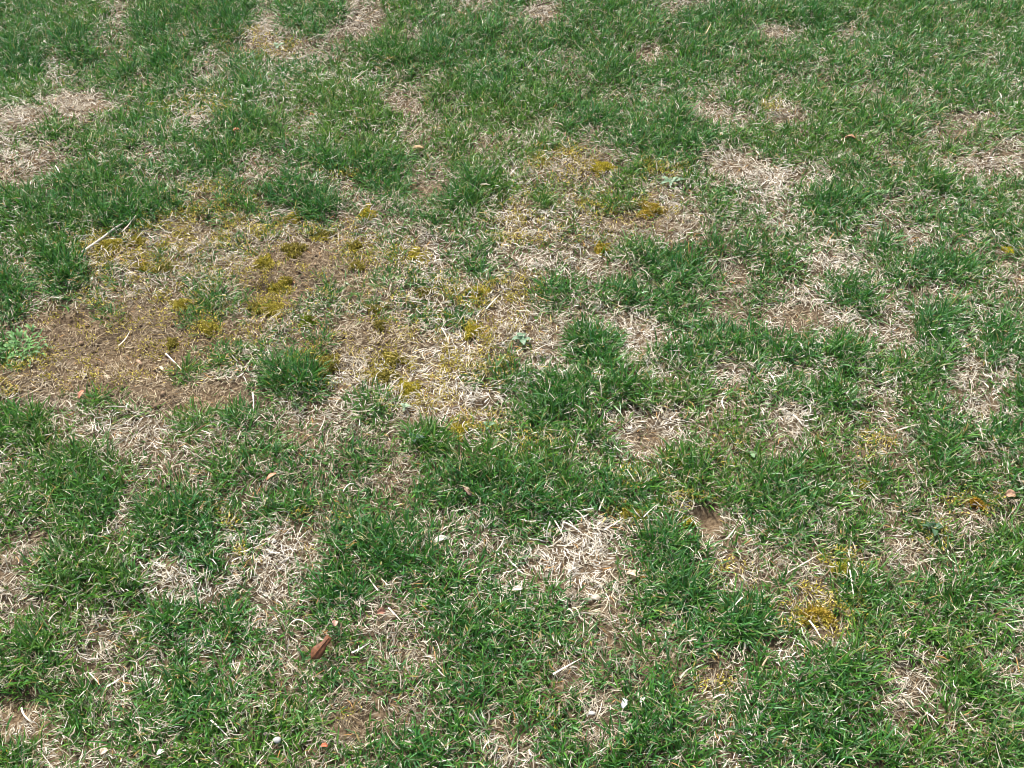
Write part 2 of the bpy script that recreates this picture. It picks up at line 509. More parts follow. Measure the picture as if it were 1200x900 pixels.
def scatter(n, pad, rs):
    """uniform points on the ground inside the view cone widened by pad metres"""
    y = rs.uniform(.45, 3.1 + pad * 1.6, n * 2)
    hw = (y * CP + CAM_H * SP) * 0.45 + pad
    x = rs.uniform(-1, 1, n * 2) * hw.max()
    k = np.abs(x) < hw
    return x[k], y[k]


def inframe(x, y, m=40):
    px, py = project(x, y, .01)
    return (px > -m) & (px < 1200 + m) & (py > -m) & (py < 900 + m)


# --- green grass -------------------------------------------------------------
rs = np.random.default_rng(11)
x, y = scatter(110000, .45, rs)
g = green_field(x, y)
pr = np.clip((g - .13) / .74, 0, 1) ** 1.7
pr = pr * (pr + (1 - pr) * np.clip((vnoise(x, y, .028, 21) - .18) * 2.4, .15, 1.5))
pr = np.where(inframe(x, y), pr, pr * .25)
pr = pr * (1 - bare_spots(x, y, 1.5))
k = rs.random(len(x)) < pr * .80
x, y, g = x[k], y[k], g[k]
nb = rs.integers(3, 8, len(x))
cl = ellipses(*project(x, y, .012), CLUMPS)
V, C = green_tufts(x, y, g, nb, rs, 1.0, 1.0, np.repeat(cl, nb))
print('green blades', len(V))
# thin short sprouts that come up singly through the straw
x, y = scatter(330000, .35, rs)
g = green_field(x, y, .004)
pr = np.clip((g - .08) * 1.25, 0, 1) ** 1.15 * (1 - bare_spots(x, y, 1.2)) * np.clip((vnoise(x, y, .02, 23) - .1) * 1.9, .1, 1.3)
pr = np.where(inframe(x, y), pr, pr * .25)
k = rs.random(len(x)) < pr * .50
x, y, g = x[k], y[k], g[k]
n = len(x)
print('sprouts', n)
V2 = blades(np.stack([x, y, height(x, y)], 1), rs.uniform(0, 6.283, n), np.abs(rs.normal(.75, .35, n)), rs.uniform(.0, .9, n), rs.uniform(.009, .026, n),
            rs.uniform(.0010, .0019, n), rs.normal(0, .5, n), 2, [1, .85, 0])
C2 = green_colors(n, 5, x, y, rs)
nv7, n7 = V.shape[1], len(V)
pat7 = np.array([0, 1, 3, 2, 2, 3, 5, 4, 4, 5, 6])
f7 = (np.arange(n7)[:, None] * nv7 + pat7[None]).ravel()
f5 = (np.arange(n)[:, None] * 5 + np.array([0, 1, 3, 2, 2, 3, 4])[None]).ravel() + n7 * nv7
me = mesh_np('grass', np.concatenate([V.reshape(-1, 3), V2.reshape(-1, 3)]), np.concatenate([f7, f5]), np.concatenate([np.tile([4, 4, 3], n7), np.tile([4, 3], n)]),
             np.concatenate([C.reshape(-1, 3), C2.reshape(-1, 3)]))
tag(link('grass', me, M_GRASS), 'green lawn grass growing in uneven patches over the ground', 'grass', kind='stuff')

# --- straw -------------------------------------------------------------------
rs = np.random.default_rng(12)
x, y = scatter(460000, .4, rs)
g = green_field(x, y, 0)
b = other_field(BROWN, x, y, 51, .6)
mo = other_field(MOSS, x, y, 52, .72) * np.clip((vnoise(x, y, .022, 44) - .3) * 3, 0, 1)
dens = (1 - .62 * np.clip(g * 1.2, 0, 1)) * (1 - .12 * b) * (1 - .45 * mo)
bare = bare_spots(x, y, 1.1)
dens = dens * (1 - bare) * (.75 + .5 * (vnoise(x, y, .03, 90)))
dens = np.where(inframe(x, y), dens, dens * .25)
k = rs.random(len(x)) < dens * .95
x, y, g, b = x[k], y[k], g[k], b[k]
n = len(x)
print('straw', n)
comb = vnoise(x, y, .06, 60) * 4 * np.pi
az = comb + rs.normal(0, .75, n)
up = rs.random(n) < .10 + .12 * g
tilt = np.where(up, rs.uniform(.5, 1.2, n), rs.normal(1.5, .17, n))
bend = np.where(up, rs.uniform(.2, 1.2, n), rs.normal(.1, .35, n))
L = rs.lognormal(math.log(.0136), .42, n) * (1 - .25 * b)
L = np.clip(L, .005, .042)
w = rs.uniform(.0006, .0019, n) * (1 - .3 * b) * (1 - .15 * g)
lift = rs.random(n) ** 1.6 * (.011 + .010 * g) * (1 - .45 * b)
base = np.stack([x, y, height(x, y) + .001 + lift], 1)
V = blades(base, az, tilt, bend, L, w, rs.normal(0, .55, n), 3, [.85, 1, .5], side=rs.normal(0, .55, n))
fresh = fbm(x, y, .22, 63)
wts = rs.random(n) + (fresh - .5) * .7 - .33 * b - .12 * g
ci = np.digitize(wts, [.15, .35, .54, .74, .90])
order = np.array([5, 3, 2, 1, 0, 4])
c = STRAWS[order[ci]] * rs.uniform(.8, 1.12, (n, 1)) * (1 - b[:, None] * np.array([.04, .14, .30]))
og = rs.random(n) < .022
c[og] = np.array([.42, .23, .07])
mo = other_field(MOSS, x, y, 52, .72)
yl = rs.random(n) < mo * .3
c[yl] = c[yl] * np.array([.95, .82, .35])
C = np.repeat(c[:, None, :], V.shape[1], 1)
C[:, :2] *= rs.uniform(.6, 1.0, (n, 1, 1))
me = strip_mesh('dry_grass', V, False, C)
tag(link('dry_grass', me, M_STRAW), 'dead straw coloured grass matted over the bare patches', 'dead grass', kind='stuff')


# --- moss --------------------------------------------------------------------
def moss_sprigs(x, y, z, rs, size=1.0):
    n = len(x)
    az = rs.uniform(0, 2 * np.pi, n)
    V = blades(np.stack([x, y, z], 1), az, np.abs(rs.normal(.6, .35, n)), rs.uniform(0, .8, n), rs.uniform(.003, .0075, n) * size,
               rs.uniform(.0012, .0024, n) * size, rs.normal(0, .5, n), 2, [.9, 1, 0])
    pal = np.array([[.45, .39, .05], [.60, .51, .12], [.33, .30, .035], [.21, .20, .022], [.48, .39, .10]])
    c = pal[rs.integers(0, 5, n)] * rs.uniform(.6, 1.25, (n, 1))
    return V, np.repeat(c[:, None, :], V.shape[1], 1)


rs = np.random.default_rng(13)
x, y = scatter(760000, .25, rs)
m = other_field(MOSS, x, y, 52, .72)
m = np.clip(m * 1.9, 0, 1) * np.clip((vnoise(x, y, .022, 44) - .3) * 3, 0, 1)
k = rs.random(len(x)) < m * .95
x, y = x[k], y[k]
V, C = moss_sprigs(x, y, height(x, y) + rs.uniform(.004, .014, len(x)), rs, .95)
print('moss', len(V))
tag(link('moss', strip_mesh('moss', V, True, C), M_MOSS), 'yellowish olive moss creeping through the dead grass', 'moss', kind='stuff')

# --- soil crumbs -------------------------------------------------------------
rs = np.random.default_rng(14)
x, y = scatter(42000, .15, rs)
b = other_field(BROWN, x, y, 51, .6)
k = rs.random(len(x)) < (.12 + .6 * b)
x, y = x[k], y[k]
n = len(x)
octa = np.array([[1, 0, 0], [-1, 0, 0], [0, 1, 0], [0, -1, 0], [0, 0, 1], [0, 0, -1]], float)
of = np.array([[0, 2, 4], [2, 1, 4], [1, 3, 4], [3, 0, 4], [2, 0, 5], [1, 2, 5], [3, 1, 5], [0, 3, 5]])
r = rs.lognormal(math.log(.0019), .5, n)
V = octa[None] * r[:, None, None] * rs.uniform(.6, 1.4, (n, 6, 3))
a = rs.uniform(0, 6.28, n)
ca, sa = np.cos(a)[:, None], np.sin(a)[:, None]
V = np.stack([V[..., 0] * ca - V[..., 1] * sa, V[..., 0] * sa + V[..., 1] * ca + V[..., 2] * .4, V[..., 2] * .8], 2)
V += np.stack([x, y, height(x, y) + r * .3], 1)[:, None]
c = np.array([.17, .12, .075]) * rs.uniform(.5, 1.5, (n, 1))
fl = (np.arange(n)[:, None] * 6 + of.ravel()[None]).ravel()
me = mesh_np('soil_crumbs', V.reshape(-1, 3), fl, np.full(n * 8, 3), np.repeat(c[:, None], 6, 1).reshape(-1, 3), smooth=False)
tag(link('soil_crumbs', me, M_CRUMB), 'loose brown crumbs of soil strewn between the straw', 'soil crumbs', kind='stuff')

# ================================================================== things one can point at
SHIFT = .011


def spot(px, py, z=0.0):
    x, y = at(px, py, z)
    for _ in range(3):
        x, y = at(px, py, z + h1(x, y))
    return x, y, h1(x, y)


# --- grass tufts that stand alone -------------------------------------------
def tuft(px, py, rad_px, nblade, label, group, L=.04, pale=0.0, seed=0):
    x0, y0, z0 = spot(px, py + rad_px * .35)
    depth = y0 * CP + (CAM_H - z0) * SP
    R0 = rad_px * depth / F * .95
    L = L * .74
    rs = np.random.default_rng(seed + int(px) * 13 + int(py))
    n = nblade
    rad = rs.random(n) ** .6 * R0
    aa = rs.uniform(0, 6.283, n)
    x, y = rad * np.cos(aa), rad * np.sin(aa)
    az = aa + rs.normal(0, .5, n)
    f = rad / max(R0, 1e-4)
    tilt = np.clip(.2 + .6 * f + rs.normal(0, .2, n), .02, 1.35)
    z = height(x0 + x, y0 + y) - z0 - .001
    V = blades(np.stack([x, y, z], 1), az, tilt, rs.uniform(.2, 1.0, n), L * rs.uniform(.6, 1.2, n), rs.uniform(.0016, .003, n), rs.normal(0, .5, n), 3, GPROF)
    C = green_colors(n, V.shape[1], x0 + x, y0 + y, rs)
    if pale:
        C = C * (1 - pale) + (C * 1.5 + np.array([.05, .08, .06])) * pale
    o = link('grass_tuft', strip_mesh('grass_tuft', V, True, C), M_GRASS)
    o.location = (x0, y0, z0)
    return tag(o, label, 'grass tuft', group)


LONE = 'small lone grass tufts on the bare patch'
SAME = 'small dark green grass tuft standing alone on the bare brown patch'
for (a, b_, r_, nb_, L_, lab) in [
        (218, 432, 15, 70, .042, 'spiky grass tuft on the brown patch beside the pale wood chip'),
        (275, 408, 15, 60, .036, 'loose grass tuft between the shaggy tuft and the wood chip tuft'),
        (387, 342, 13, 70, .036, 'star shaped dark grass tuft in brown straw above the green centred moss cushion'),
        (375, 398, 17, 100, .036, 'dense dark grass tuft just above a large olive moss cushion'),
        (392, 372, 9, 40, .026, 'tiny grass tuft beside the green centred moss cushion'),
        (367, 361, 13, 50, .028, SAME), (330, 383, 9, 35, .03, SAME),
        (485, 327, 12, 50, .03, SAME), (495, 361, 15, 70, .03, SAME),
        (540, 368, 14, 80, .034, 'dark green flat grass tuft beside a bright yellow moss cushion'),
        (522, 325, 16, 60, .03, SAME),
        (500, 257, 14, 70, .03, 'small grass tuft in straw below the dense domed tuft'),
        (275, 282, 13, 50, .034, 'thin grass tuft surrounded by yellow moss and straw'),
        (130, 367, 14, 50, .034, 'spreading bluish grass tuft beside a dark soil hollow'),
        (315, 274, 9, 30, .03, SAME), (155, 482, 10, 40, .03, SAME), (260, 424, 10, 36, .03, SAME), (220, 378, 8, 26, .026, SAME),
        (132, 315, 9, 34, .026, SAME), (115, 345, 12, 34, .026, SAME)]:
    tuft(a, b_, r_, nb_, lab, LONE, L_)
for (a, b_, r_, nb_, L_) in [(577, 277, 18, 80, .034), (450, 325, 14, 60, .034), (465, 298, 12, 40, .03)]:
    tuft(a, b_, r_, nb_, 'loose pale green grass tuft with thin spreading blades among straw', 'pale loose grass tufts among the straw', L_, pale=.5)
tuft(698, 394, 34, 330, 'wide slanting green grass tuft beside straw and the bluish grey rosette weed', None, .05)
tuft(68, 308, 30, 300, 'round dark green grass tuft beside the bleached dead stem', None, .046)
tuft(245, 350, 26, 160, 'ragged flat grass tuft amid yellow moss on the bare patch', None, .034)
tuft(193, 297, 15, 60, 'low green grass tuft amid yellow moss beside the short bleached stick', None, .03)
tuft(345, 440, 38, 260, 'broad shaggy green grass tuft with long drooping blades at the bare patch edge', None, .056)
tuft(435, 468, 24, 110, 'spiky pale edged grass tuft beside a bright yellow moss cushion', None, .05)
tuft(500, 510, 22, 150, 'tall dark grass tuft standing over a dark broad leaved weed', None, .055)
tuft(805, 690, 26, 200, 'tall upright bright green grass tuft with long blades below the small soil hole', None, .06)
tuft(545, 231, 22, 190, 'dense domed dark green grass tuft between patches of straw, beside a white pebble', None, .042)
tuft(268, 18, 24, 240, 'tall dense green grass tuft at the corner of a wide straw gap', None, .058)
tuft(872, 727, 24, 150, 'bluish green star shaped grass tuft beside pale straw', None, .05)


# --- moss cushions -----------------------------------------------------------
def cushion(px, py, rx, ry, label, group=None, tint=(1, 1, 1)):
    x0, y0, z0 = spot(px, py)
    depth = y0 * CP + (CAM_H - z0) * SP
    sl = math.sin(math.atan2(CAM_H, y0))
    a, b_ = rx * depth / F, ry * depth / F / sl
    rs = np.random.default_rng(int(px * 7 + py))
    n = int(min(1400, 90 + a * b_ * 4.2e6 * .5))
    rr = np.sqrt(rs.random(n))
    th = rs.uniform(0, 6.283, n)
    edge = 1 + .28 * np.sin(3 * th + px) + .2 * np.sin(5 * th + py)
    x, y = rr * np.cos(th) * a * edge, rr * np.sin(th) * b_ * edge
    z = .007 * (1 - rr ** 2) + (vnoise(x + x0, y + y0, .009, 4) - .5) * .006 + .001 + height(x + x0, y + y0) - z0
    V, C = moss_sprigs(x, y, z, rs, .72)
    C = C * np.array(tint)
    # domed body under the sprigs, joined into the same mesh
    rings, seg = 7, 22
    dv, df, dt = [], [], []
    for i in range(rings + 1):
        for k in range(seg):
            t_ = 2 * math.pi * k / seg
            e_ = 1 + .28 * math.sin(3 * t_ + px) + .2 * math.sin(5 * t_ + py)
            dv.append((i / rings * math.cos(t_) * a * e_, i / rings * math.sin(t_) * b_ * e_, i / rings))
    dv = np.array(dv)
    dz = .0075 * (1 - dv[:, 2] ** 2) + (vnoise(dv[:, 0] + x0, dv[:, 1] + y0, .009, 4) - .5) * .006 - .003 * dv[:, 2] ** 4 + height(dv[:, 0] + x0, dv[:, 1] + y0) - z0
    dv = np.stack([dv[:, 0], dv[:, 1], dz], 1)
    for i in range(rings):
        for k in range(seg):
            k2 = (k + 1) % seg
            df += [i * seg + k, i * seg + k2, (i + 1) * seg + k2, (i + 1) * seg + k]
            dt.append(4)
    nvs, off = V.shape[1], len(dv)
    sp = (np.arange(len(V))[:, None] * nvs + np.array([0, 1, 3, 2, 2, 3, 4])[None]).ravel() + off
    flat = np.concatenate([np.array(df), sp])
    tot = np.concatenate([np.array(dt), np.tile([4, 3], len(V))])
    body = np.array([.20, .17, .02]) * np.array(tint) * rs.uniform(.7, 1.2, (off, 1))
    me = mesh_np('moss_cushion', np.concatenate([dv, V.reshape(-1, 3)]), flat, tot, np.concatenate([body, C.reshape(-1, 3)]))
    o = link('moss_cushion', me, M_MOSS)
    o.location = (x0, y0, z0 + .003)
    return tag(o, label, 'moss', group)


OL = (.62, .62, .7)
YE = (1.15, 1.15, .75)
DK = 'dark olive moss cushions'
cushion(345, 295, 13, 9, 'large round dark olive moss cushion lying open in brown straw', DK, OL)
cushion(383, 430, 15, 12, 'large dark olive moss cushion between a dense dark tuft and the shaggy tuft', DK, OL)
for a, b_, rx, ry in [(460, 423, 13, 8), (453, 443, 15, 7)]:
    cushion(a, b_, rx, ry, 'dark olive moss cushion, one of a close pair in pale straw', DK, OL)
cushion(440, 365, 11, 6, 'dark olive moss cushion among thin grass sprouts', DK, OL)
cushion(445, 383, 7, 5, 'tiny dark brown olive moss cushion alone in trampled straw', DK, OL)
cushion(378, 277, 14, 6, 'flat dark olive moss cushion at the foot of a shaggy green clump', DK, OL)
cushion(418, 315, 9, 5, 'small flat dark olive moss cushion in combed straw', DK, OL)
cushion(360, 378, 9, 7, 'green centred round moss cushion with a white chip at its edge', None, (.6, .9, .5))
BY = 'bright yellow moss cushions'
cushion(430, 252, 10, 8, 'bright yellow moss cushion standing between green grass clumps', BY, YE)
cushion(478, 457, 14, 10, 'bright yellow moss cushion above the small pale mint green weed', BY, YE)
cushion(540, 506, 11, 9, 'bright yellow moss cushion in pale straw beside the tall dark grass tuft', BY, YE)
cushion(555, 389, 12, 9, 'bright yellow moss cushion beside the dark green flat grass tuft', BY, YE)
for a, b_, rx, ry in [(487, 302, 10, 8), (560, 344, 14, 6)]:
    cushion(a, b_, rx, ry, 'golden yellow moss cushion among pale straw and grass sprouts', BY, YE)
for a, b_, rx, ry in [(343, 258, 10, 6), (311, 309, 10, 7), (331, 338, 13, 7), (319, 364, 13, 8), (168, 314, 9, 5), (245, 386, 11, 6), (214, 358, 13, 6), (130, 288, 14, 7), (160, 283, 10, 6)]:
    cushion(a, b_, rx, ry, 'dull yellow moss cushion lying in the brown straw of the bare patch', 'dull yellow moss cushions', (.95, .95, .8))
for a, b_, rx, ry in [(192, 316, 11, 6), (202, 405, 7, 6), (497, 345, 9, 6), (300, 362, 8, 6), (415, 290, 8, 5)]:
    cushion(a, b_, rx, ry, 'little brown olive moss cushion lying in the brown straw of the bare patch', 'little brown olive moss cushions', OL)
cushion(705, 198, 15, 6, 'bright yellow flat moss cushion in a straw gap ringed by grass', None, YE)
cushion(762, 248, 15, 8, 'golden brown moss cushion in straw, just below the pale toothed rosette weed', None, (1, .85, .6))
cushion(705, 293, 10, 6, 'golden moss cushion at the tip of a long slanting green clump', None, (1.05, .95, .7))
cushion(1181, 296, 6, 4, 'tiny vivid yellow moss cushion in the green lawn', None, (1.5, 1.5, .6))
cushion(985, 668, 13, 9, 'loose yellow green moss cushion between green grass and pale straw', None, (1.0, 1.15, .7))
cushion(958, 722, 22, 11, 'wide rusty moss cushion spread over bare soil and straw', None, (.95, .8, .6))
cushion(1010, 571, 8, 5, 'small olive moss cushion beside a dark green grass clump', None, (.9, .95, .6))
cushion(1141, 591, 12, 6, 'orange brown moss cushion under pale straw', None, (1.05, .75, .5))
cushion(738, 603, 12, 7, 'olive moss cushion beside a heap of combed pale straw', None, (.9, .9, .7))
cushion(806, 614, 8, 5, 'yellow moss cushion on the rim of the small soil hole', None, YE)


# --- rosette weeds -----------------------------------------------------------
def leaf_mesh(name, L, W, kind='oval', cup=.15, col=(.1, .2, .1), seed=0):
    rs = np.random.default_rng(seed)
    k = 9
    t = np.linspace(0, 1, k)
    if kind == 'oval':
        pr = np.sin(np.pi * np.clip(t, 0, 1) ** .75) ** .8 * .9 + .08
        pr[-1] = .05
    elif kind == 'lobed':
        pr = (.35 + .65 * np.sin(np.pi * t ** .7)) * (1 - .35 * (np.arange(k) % 2))
        pr[0] = .12
        pr[-1] = .15
    else:
        pr = (1 - t) ** .5 * .8 + .1
    x = t * L
    z = np.sin(t * 2.2) * L * .28 - t ** 2 * L * .12 + rs.normal(0, L * .012, k)
    V = []
    for i in range(k):
        h = pr[i] * W * .5
        V += [(x[i], -h, z[i] + cup * h), (x[i], 0, z[i]), (x[i], h, z[i] + cup * h)]
    fl = []
    for i in range(k - 1):
        for j in range(2):
            q = i * 3 + j
            fl += [q, q + 1, q + 4, q + 3]
    c = np.array(col)[None] * rs.uniform(.85, 1.15, (len(V), 1))
    c[1::3] = c[1::3] * .75 + .06
    return mesh_np(name, np.array(V), fl, np.full(2 * (k - 1), 4), c)


M_WEED = leaf_mat('weed_leaf', .5, .4, .2, var=.15, vscale=160)


def weed(px, py, rpx, nleaf, label, kind='oval', col=(.1, .2, .1), wide=.55, rise=.25, seed=1, name='rosette_weed', lift=.008):
    x0, y0, z0 = spot(px, py)
    depth = y0 * CP + (CAM_H - z0) * SP
    L = rpx * depth / F
    root = empty(name, (x0, y0, z0 + lift))
    rr = random.Random(seed)
    me = [leaf_mesh('leaf', L * (1, .85)[i], L * wide, kind, .25, col, seed + i) for i in range(2)]
    for i in range(nleaf):
        o = link('leaf', me[i % 2], M_WEED, root)
        ring = 1 if i < nleaf * .6 else .6
        o.rotation_euler = (rr.uniform(-.3, .3), -rr.uniform(.0, rise) - (.4 if ring < 1 else 0), i * 2.4 + rr.uniform(-.3, .3))
        s = ring * rr.uniform(.85, 1.1)
        o.scale = (s, s, s)
        o.location = (rr.uniform(-.1, .1) * L, rr.uniform(-.1, .1) * L, rr.uniform(0, .004))
    return tag(root, label, 'weed')


weed(612, 402, 12, 7, 'small bluish grey green rosette weed on straw beside the wide slanting tuft', 'oval', (.11, .22, .11), .6, .1, 3)
weed(787, 218, 15, 8, 'pale toothed rosette weed with long grey green leaves beside yellow moss', 'lobed', (.15, .27, .14), .34, .05, 5)
weed(475, 482, 9, 6, 'small pale mint green weed below a bright yellow moss cushion', 'oval', (.26, .38, .22), .55, .3, 8)
weed(487, 518, 13, 5, 'dark blue green broad leaved weed at the foot of a tall dark tuft', 'oval', (.035, .11, .06), .5, .3, 9)
weed(1092, 624, 16, 7, 'dark green broad leaved weed beside a bleached mat of straw', 'oval', (.03, .1, .03), .5, .3, 12)
weed(878, 536, 8, 5, 'small pale green round leaved weed amid grass and yellow moss', 'oval', (.18, .32, .14), .75, .2, 15)
weed(572, 503, 10, 5, 'tiny round leaved green weed at the edge of a mossy straw hollow', 'oval', (.06, .17, .05), .6, .3, 19)
weed(325, 58, 9, 5, 'little pale green weed flat on a wide straw gap', 'oval', (.2, .33, .18), .55, .2, 25)
weed(1035, 232, 14, 8, 'light green narrow leaved weed leaning over a dense grass clump', 'lance', (.2, .38, .14), .22, .7, 28)
# bright broad-leaved patch at the edge of the bare ground
wx = empty('leafy_weed', spot(26, 412))
mes = [leaf_mesh('leaf', .022, .0055, 'oval', .3, c_, i) for i, c_ in enumerate([(.08, .24, .03), (.13, .32, .06), (.06, .19, .03)])]
rr = random.Random(4)
for i in range(110):
    o = link('leaf', mes[i % 3], M_WEED, wx)
    u, v = rr.gauss(0, .45), rr.gauss(0, .45)
    o.location = (u * .05, v * .042, rr.uniform(.002, .014))
    o.rotation_euler = (rr.uniform(-.4, .4), -rr.uniform(-.1, .45), math.atan2(v, u) + rr.gauss(0, .8))
    s = rr.uniform(.6, 1.1)
    o.scale = (s, s, s)
tag(wx, 'low bright green leafy weed mat at the edge of the brown patch', 'weed')


# --- dead leaf ---------------------------------------------------------------
def solid_outline(name, mat, L, prof, thick, curl, seed, col):
    """a curled flake: centre line along X, half widths prof (left,right), real thickness"""
    rs = np.random.default_rng(seed)
    k, m = len(prof), 5
    top = []
    for i, (l, r_) in enumerate(prof):
        t = i / (k - 1)
        for j in range(m):
            s = j / (m - 1)
            yv = -r_ + (l + r_) * s
            zc = curl * ((s - .5) * 2) ** 2 * (l + r_) + .12 * L * math.sin(t * 3.0) + rs.normal(0, .006 * L)
            top.append((t * L, yv, zc))
    top = np.array(top)
    bot = top - np.array([0, 0, thick])
    V = np.concatenate([top, bot])
    N = k * m
    fl = []
    for i in range(k - 1):
        for j in range(m - 1):
            q = i * m + j
            fl += [q, q + m, q + m + 1, q + 1]
            fl += [N + q, N + q + 1, N + q + m + 1, N + q + m]
    rim = [j for j in range(m)] + [i * m + m - 1 for i in range(1, k)] + [(k - 1) * m + j for j in range(m - 2, -1, -1)] + [i * m for i in range(k - 2, 0, -1)]
    for a_, b_ in zip(rim, rim[1:] + rim[:1]):
        fl += [a_, b_, N + b_, N + a_]
    c = np.array(col)[None] * rs.uniform(.75, 1.25, (len(V), 1))
    return mesh_np(name, V, fl, np.full(len(fl) // 4, 4), c)


def tube(name, pts, rad, col, sides=7, seed=0):
    rs = np.random.default_rng(seed)
    pts = np.array(pts, float)
    k = len(pts)
    V, C = [], []
    for i in range(k):
        d = pts[min(i + 1, k - 1)] - pts[max(i - 1, 0)]
        d /= np.linalg.norm(d)
        u = np.cross(d, (0, 0, 1.0))
        u /= np.linalg.norm(u)
        v = np.cross(u, d)
        for s in range(sides):
            a = 2 * math.pi * s / sides
            r_ = rad[i] * rs.uniform(.88, 1.12)
            V.append(pts[i] + u * math.cos(a) * r_ + v * math.sin(a) * r_)
            C.append(np.array(col) * rs.uniform(.75, 1.2))
    fl, tot = [], []
    for i in range(k - 1):
        for s in range(sides):
            q, q2 = i * sides + s, i * sides + (s + 1) % sides
            fl += [q, q2, q2 + sides, q + sides]
            tot.append(4)
    fl += list(range(sides - 1, -1, -1)) + [(k - 1) * sides + s for s in range(sides)]
    tot += [sides, sides]
    return mesh_np(name, np.array(V), fl, np.array(tot), np.array(C))


M_FLAKE = leaf_mat('dead_leaf', .6, .3, .05, var=.35, vscale=220)
M_WOOD = leaf_mat('bleached_stem', .75, .25, 0, var=.25, vscale=400)


def orient(px0, py0, px1, py1, z):
    x0, y0, z0 = spot(px0, py0, z)
    x1, y1, z1 = spot(px1, py1, z)
    return (x0, y0, z0 + z), math.atan2(y1 - y0, x1 - x0), math.hypot(x1 - x0, y1 - y0)


loc, ang, Ln = orient(365, 772, 387, 747, .034)
root = empty('fallen_leaf', loc)
root.rotation_euler = (R(22), R(-8), ang)
prof = [(.0012, .0012), (.004, .005), (.0065, .0075), (.0075, .008), (.0072, .0075), (.0062, .007), (.005, .006), (.0040, .005), (.0036, .0042), (.0042, .0042), (.0046, .0044), (.0036, .003)]
link('leaf_blade', solid_outline('leaf_blade', None, Ln, [(a * 1.3, b * 1.3) for a, b in prof], .0006, -.12, 3, (.15, .062, .027)), M_FLAKE, root)
link('midrib', tube('midrib', [(t * Ln, .0004, .0012 + .12 * Ln * math.sin(t * 3)) for t in np.linspace(0, .95, 8)], [.0006] * 8, (.2, .09, .035), 5), M_FLAKE, root)
link('leaf_stalk', tube('leaf_stalk', [(0, 0, .0), (-.004, .0006, -.002), (-.009, .002, -.005)], [.0007, .0006, .0005], (.14, .06, .025), 5), M_FLAKE, root)
tag(root, 'rust brown curled dead leaf lying on the grass', 'leaf')


def flake(px, py, lpx, wfrac, ang, col, label, curl=.3, z=.012, seed=0, name='leaf_scrap', cat='leaf scrap', group=None):
    x0, y0, z0 = spot(px, py, z)
    L = lpx * (y0 * CP + CAM_H * SP) / F
    rs = random.Random(seed + px)
    k = 6
    prof = [(L * wfrac * .5 * (.25 + math.sin(math.pi * (i + .4) / k)) * rs.uniform(.8, 1.15), L * wfrac * .5 * (.25 + math.sin(math.pi * (i + .4) / k)) * rs.uniform(.8, 1.15)) for i in range(k)]
    me = solid_outline(name, None, L, prof, .0006, curl, int(px), col)
    o = link(name, me, M_FLAKE)
    o.location = (x0 - math.cos(ang) * L / 2, y0 - math.sin(ang) * L / 2, z0 + z)
    o.rotation_euler = (rs.uniform(-.3, .3), rs.uniform(-.2, .1), ang)
    return tag(o, label, cat, group)


flake(277, 153, 8, .5, .3, (.45, .2, .09), 'orange curled leaf scrap in green grass', .4, .018, 1)
flake(490, 174, 13, .35, .1, (.52, .36, .2), 'long tan curled leaf scrap lying amid grass', .5, .014, 2)
flake(996, 163, 12, .4, -.4, (.3, .16, .09), 'reddish brown curled leaf scrap in the green lawn', .5, .014, 3)
flake(95, 463, 12, .35, 1.3, (.42, .19, .11), 'reddish upright leaf scrap below the brown patch', .3, .012, 4)
flake(318, 559, 14, .35, .7, (.42, .2, .12), 'short red brown chip beside a white pebble in the grass', .1, .016, 5)
flake(447, 718, 10, .7, .2, (.28, .14, .09), 'small dark reddish curled leaf scrap on pale straw', .5, .014, 6)
flake(380, 874, 8, .6, -.1, (.36, .11, .05), 'tiny orange red leaf scrap in green grass', .3, .018, 7)
flake(393, 731, 7, .8, 1.2, (.45, .27, .2), 'tiny pinkish leaf scrap just above the rust brown leaf', .3, .02, 8)
flake(606, 690, 13, .4, .25, (.66, .6, .48), 'broad bleached leaf scrap curled up among green blades', .4, .018, 9)
flake(731, 824, 13, .42, 1.2, (.72, .72, .72), 'white petal like flake standing in dark green grass', .35, .018, 10, 'white_flake', 'flake')
flake(753, 820, 9, .4, .8, (.68, .68, .66), 'narrow white flake beside a dark gap in the grass', .35, .016, 11, 'white_flake', 'flake')
flake(122, 881, 9, .7, .6, (.62, .5, .35), 'rounded tan leaf scrap in short grass', .4, .014, 12)
flake(188, 882, 9, .5, .5, (.75, .72, .65), 'small white scrap at the tip of a pale straw', .4, .014, 13)
flake(517, 633, 16, .4, .2, (.5, .47, .4), 'white crumbled flake lying between green grass blades', .2, .012, 14, 'white_flake', 'flake')
flake(741, 674, 14, .6, -.4, (.42, .34, .24), 'wide buff leaf scrap at the edge of a straw gap', .3, .012, 15)
flake(698, 700, 12, .4, .1, (.48, .42, .33), 'flat bleached leaf scrap on bare trampled straw', .2, .012, 16)
flake(548, 575, 16, .3, -1.0, (.24, .16, .12), 'dark brown withered leaf scrap in thick grass', .3, .02, 17)
flake(1184, 580, 12, .7, .1, (.36, .22, .14), 'brown shrivelled leaf scrap next to orange moss', .3, .012, 18)
flake(190, 433, 14, .2, -.9, (.44, .35, .24), 'pale wood chip on the brown patch beside a lone tuft', .05, .006, 19, 'wood_chip', 'wood chip')
flake(163, 424, 12, .25, -.8, (.34, .22, .14), 'thin reddish bark chip lying on the brown patch', .05, .006, 20, 'wood_chip', 'wood chip')


# --- pebbles -----------------------------------------------------------------
import bmesh
M_PEB = leaf_mat('pebble', .7, .3, 0, var=.2, vscale=250)


